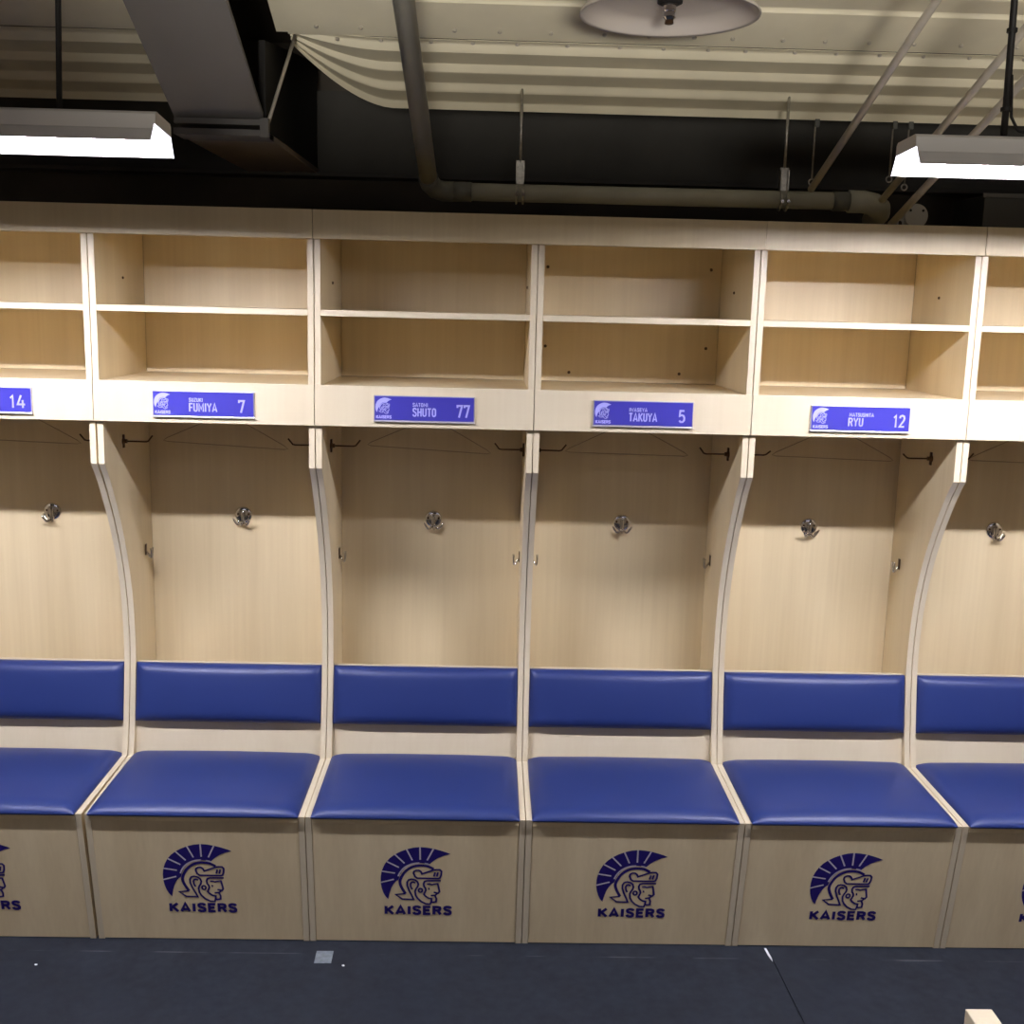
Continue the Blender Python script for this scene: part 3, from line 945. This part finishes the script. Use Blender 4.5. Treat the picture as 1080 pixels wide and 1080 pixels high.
# sprinkler under its round collector plate
t = thing('fire_sprinkler', 'dark fire sprinkler under a round white collector plate at the top', 'sprinkler', (.275, -.52, 2.618))
bm = bmesh.new()
R_ = .213
add_lathe(bm, [(0, .034), (R_ * .70, .034), (R_ * .80, .030), (R_ * .90, .018), (R_ * .97, .004), (R_, -.001), (R_ * 1.004, .003), (R_ * .975, .012),
               (R_ * .91, .025), (R_ * .82, .0365), (R_ * .7, .040), (0, .040)], Matrix(), 72)
done(bm, 'collector_plate', WHITEDISH, t, smooth=True)
bm = bmesh.new()
add_lathe(bm, [(0, .034), (.030, .034), (.030, .028), (.022, .024), (0, .024)], Matrix(), 24)
done(bm, 'rosette', BLACKSTEEL, t, smooth=False)
bm = bmesh.new()
add_lathe(bm, [(0, .026), (.0155, .024), (.0155, .010), (.013, .008), (.013, -.002), (.015, -.004), (.010, -.010), (0, -.010)], Matrix(), 16)
done(bm, 'sprinkler_head', CHROME, t, smooth=False)
bm = bmesh.new()
add_lathe(bm, [(0, -.010), (.010, -.010), (.011, -.018), (.006, -.020), (0, -.020)], Matrix(), 14)
done(bm, 'deflector', BRONZE, t)
tube('drop_pipe', [(0, 0, .040), (0, 0, .205)], .014, CONDUIT, t, 12)

# dark sheet metal duct and small cover plate on top of the lockers at the right
t = thing('air_duct', 'dark grey sheet metal duct behind the right end of the lockers', 'duct', (1.95, .55, 2.235))
bm = bmesh.new(); add_box(bm, -.46, .60, -.08, .18, -.02, .098, bevel=.002); done(bm, 'duct_body', DUCT, t)
bm = bmesh.new(); add_box(bm, -.468, .60, -.086, -.078, .090, .104, bevel=.001); done(bm, 'duct_flange', STEEL, t)
t = thing('cover_plate', 'round light grey cover plate with two screws on the locker tops', 'cover', (1.128, .10, 2.1900))
bm = bmesh.new()
Mr = Matrix.Translation((0, 0, .036)) @ Matrix.Rotation(PI / 2, 4, 'X')
add_lathe(bm, [(0, -.02), (.036, -.02), (.036, .008), (.033, .012), (0, .013)], Mr, 32)
done(bm, 'cover_body', plain('light_grey_plastic', (.34, .33, .31), .5), t, smooth=False)
for sx in (-.019, .019):
    bm = bmesh.new()
    add_lathe(bm, [(0, .012), (.004, .012), (.0035, .0145), (0, .015)], Matrix.Translation((sx, 0, .052)) @ Matrix.Rotation(PI / 2, 4, 'X'), 10)
    done(bm, 'cover_screw', BLACKSTEEL, t)
t = thing('metal_clip', 'small pale metal clip lying on the locker tops beside the cover plate', 'clip', (1.085, .10, 2.1905))
bm = bmesh.new()
add_box(bm, -.010, .010, -.003, .003, .022, .027); add_box(bm, -.010, .010, -.003, .003, .042, .047)
add_box(bm, -.010, -.006, -.003, .003, .0, .047); add_box(bm, .006, .010, -.003, .003, .0, .047)
done(bm, 'clip_frame', ZINC, t)

# ------------------------------------------------------------------ floor bits
def flat(name, pts, mat, label, cat, group=None, th=.0008):
    cx = sum(p[0] for p in pts) / len(pts); cy = sum(p[1] for p in pts) / len(pts)
    bm = bmesh.new()
    A = [bm.verts.new((x - cx, y - cy, 0.0002)) for x, y in pts]; B = [bm.verts.new((x - cx, y - cy, th)) for x, y in pts]
    n = len(pts); bm.faces.new(A[::-1]); bm.faces.new(B)
    for i in range(n): bm.faces.new((A[i], A[(i + 1) % n], B[(i + 1) % n], B[i]))
    o = done(bm, name, mat); o.location = (cx, cy, 0)
    return tag(o, label, cat, group)
flat('floor_tape', [(-.6195, -.287), (-.5690, -.286), (-.5700, -.222), (-.6205, -.2225)], TAPE,
     'square of silver tape on the dark floor in front of locker 77', 'tape')
flat('paper_scrap', [(.7495, -.178), (.7565, -.178), (.7605, -.232), (.7585, -.252), (.7545, -.236), (.7515, -.215)], SCRAP,
     'torn white scrap along the dark floor joint below locker 12', 'scrap')
def fleck(x, y, label):
    bm = bmesh.new()
    bmesh.ops.create_icosphere(bm, subdivisions=1, radius=.0042)
    for v in bm.verts: v.co.z *= .5; v.co.x *= 1 + .4 * random.random()
    o = done(bm, 'paper_fleck', SCRAP); o.location = (x, y, .0021)
    tag(o, label, 'fleck', 'white flecks on the floor')
fleck(-1.426, -.313, 'tiny white fleck on the floor at lower left')
fleck(-.531, -.300, 'tiny white fleck on the floor beside the silver tape')

# ------------------------------------------------------------------ bench rail at lower right
t = thing('wooden_bench', 'pale wooden bench whose corner shows at the bottom right edge', 'bench', (.980, -1.70, 0))
o1 = Vector((.980, -1.70, 0))
bm = bmesh.new(); add_box(bm, -.030, .030, -.60, .595, .355, .420, bevel=.0025); done(bm, 'top_rail', EDGE, t)
for y in (-.50, .44):
    bm = bmesh.new(); add_box(bm, -.022, .022, y - .03, y + .03, 0, .355, bevel=.002); done(bm, 'leg', EDGE, t)
    bm = bmesh.new(); add_box(bm, -.06, .06, y - .035, y + .035, 0, .025, bevel=.002); done(bm, 'foot', EDGE, t)

# ------------------------------------------------------------------ fill light from the unseen rest of the room, and an added ceiling wash
def area(x, y, z, sx, sy, power):
    L = bpy.data.lights.new('room_fill_light', 'AREA')
    L.shape = 'RECTANGLE'; L.size = sx; L.size_y = sy
    L.energy = power; L.color = LIGHTCOL
    o = bpy.data.objects.new('room_fill_light', L); COL.objects.link(o)
    o.location = (x, y, z)
    return o
for x in (-1.5, 1.5):
    area(x, -3.4, 2.9, 1.25, .20, 4.6)
    area(x, -4.7, 2.9, 1.25, .20, 4.6)

# added unseen light, no real fixture, aimed up to brighten the sloping ceiling
o = area(.75, -4.3, 1.90, 3.3, .30, 4.6)
o.name = 'added_ceiling_wash'
o.rotation_euler = (Vector((.65, -.30, 2.80)) - o.location).to_track_quat('-Z', 'Y').to_euler()
o.data.spread = math.radians(15.5)
o.data.color = (1, .95, .86)

w = bpy.data.worlds.new('World'); scene.world = w; w.use_nodes = True
bg = w.node_tree.nodes['Background']
bg.inputs['Color'].default_value = (.5, .5, .52, 1); bg.inputs['Strength'].default_value = 0.02

# ------------------------------------------------------------------ camera
yaw, pitch, roll, F = .0228, -.1775, .0245, 1192.16
cy_, sy_ = math.cos(yaw), math.sin(yaw); cp, sp = math.cos(pitch), math.sin(pitch)
f = Vector((sy_ * cp, cy_ * cp, sp)); r = Vector((cy_, -sy_, 0)); u = r.cross(f)
cr, sr = math.cos(roll), math.sin(roll)
R2 = r * cr + u * sr; U2 = -r * sr + u * cr
cam = bpy.data.cameras.new('camera'); co = bpy.data.objects.new('camera', cam); COL.objects.link(co)
co.matrix_world = Matrix(((R2.x, U2.x, -f.x, -.1345), (R2.y, U2.y, -f.y, -3.361), (R2.z, U2.z, -f.z, 1.9239), (0, 0, 0, 1)))
cam.sensor_width = 36; cam.sensor_fit = 'HORIZONTAL'; cam.lens = F / 1080 * 36
cam.clip_start = .05
scene.camera = co

vs = scene.view_settings
vs.view_transform = 'Standard'; vs.look = 'None'; vs.gamma = 1; vs.exposure = 0.0
vs.use_curve_mapping = False
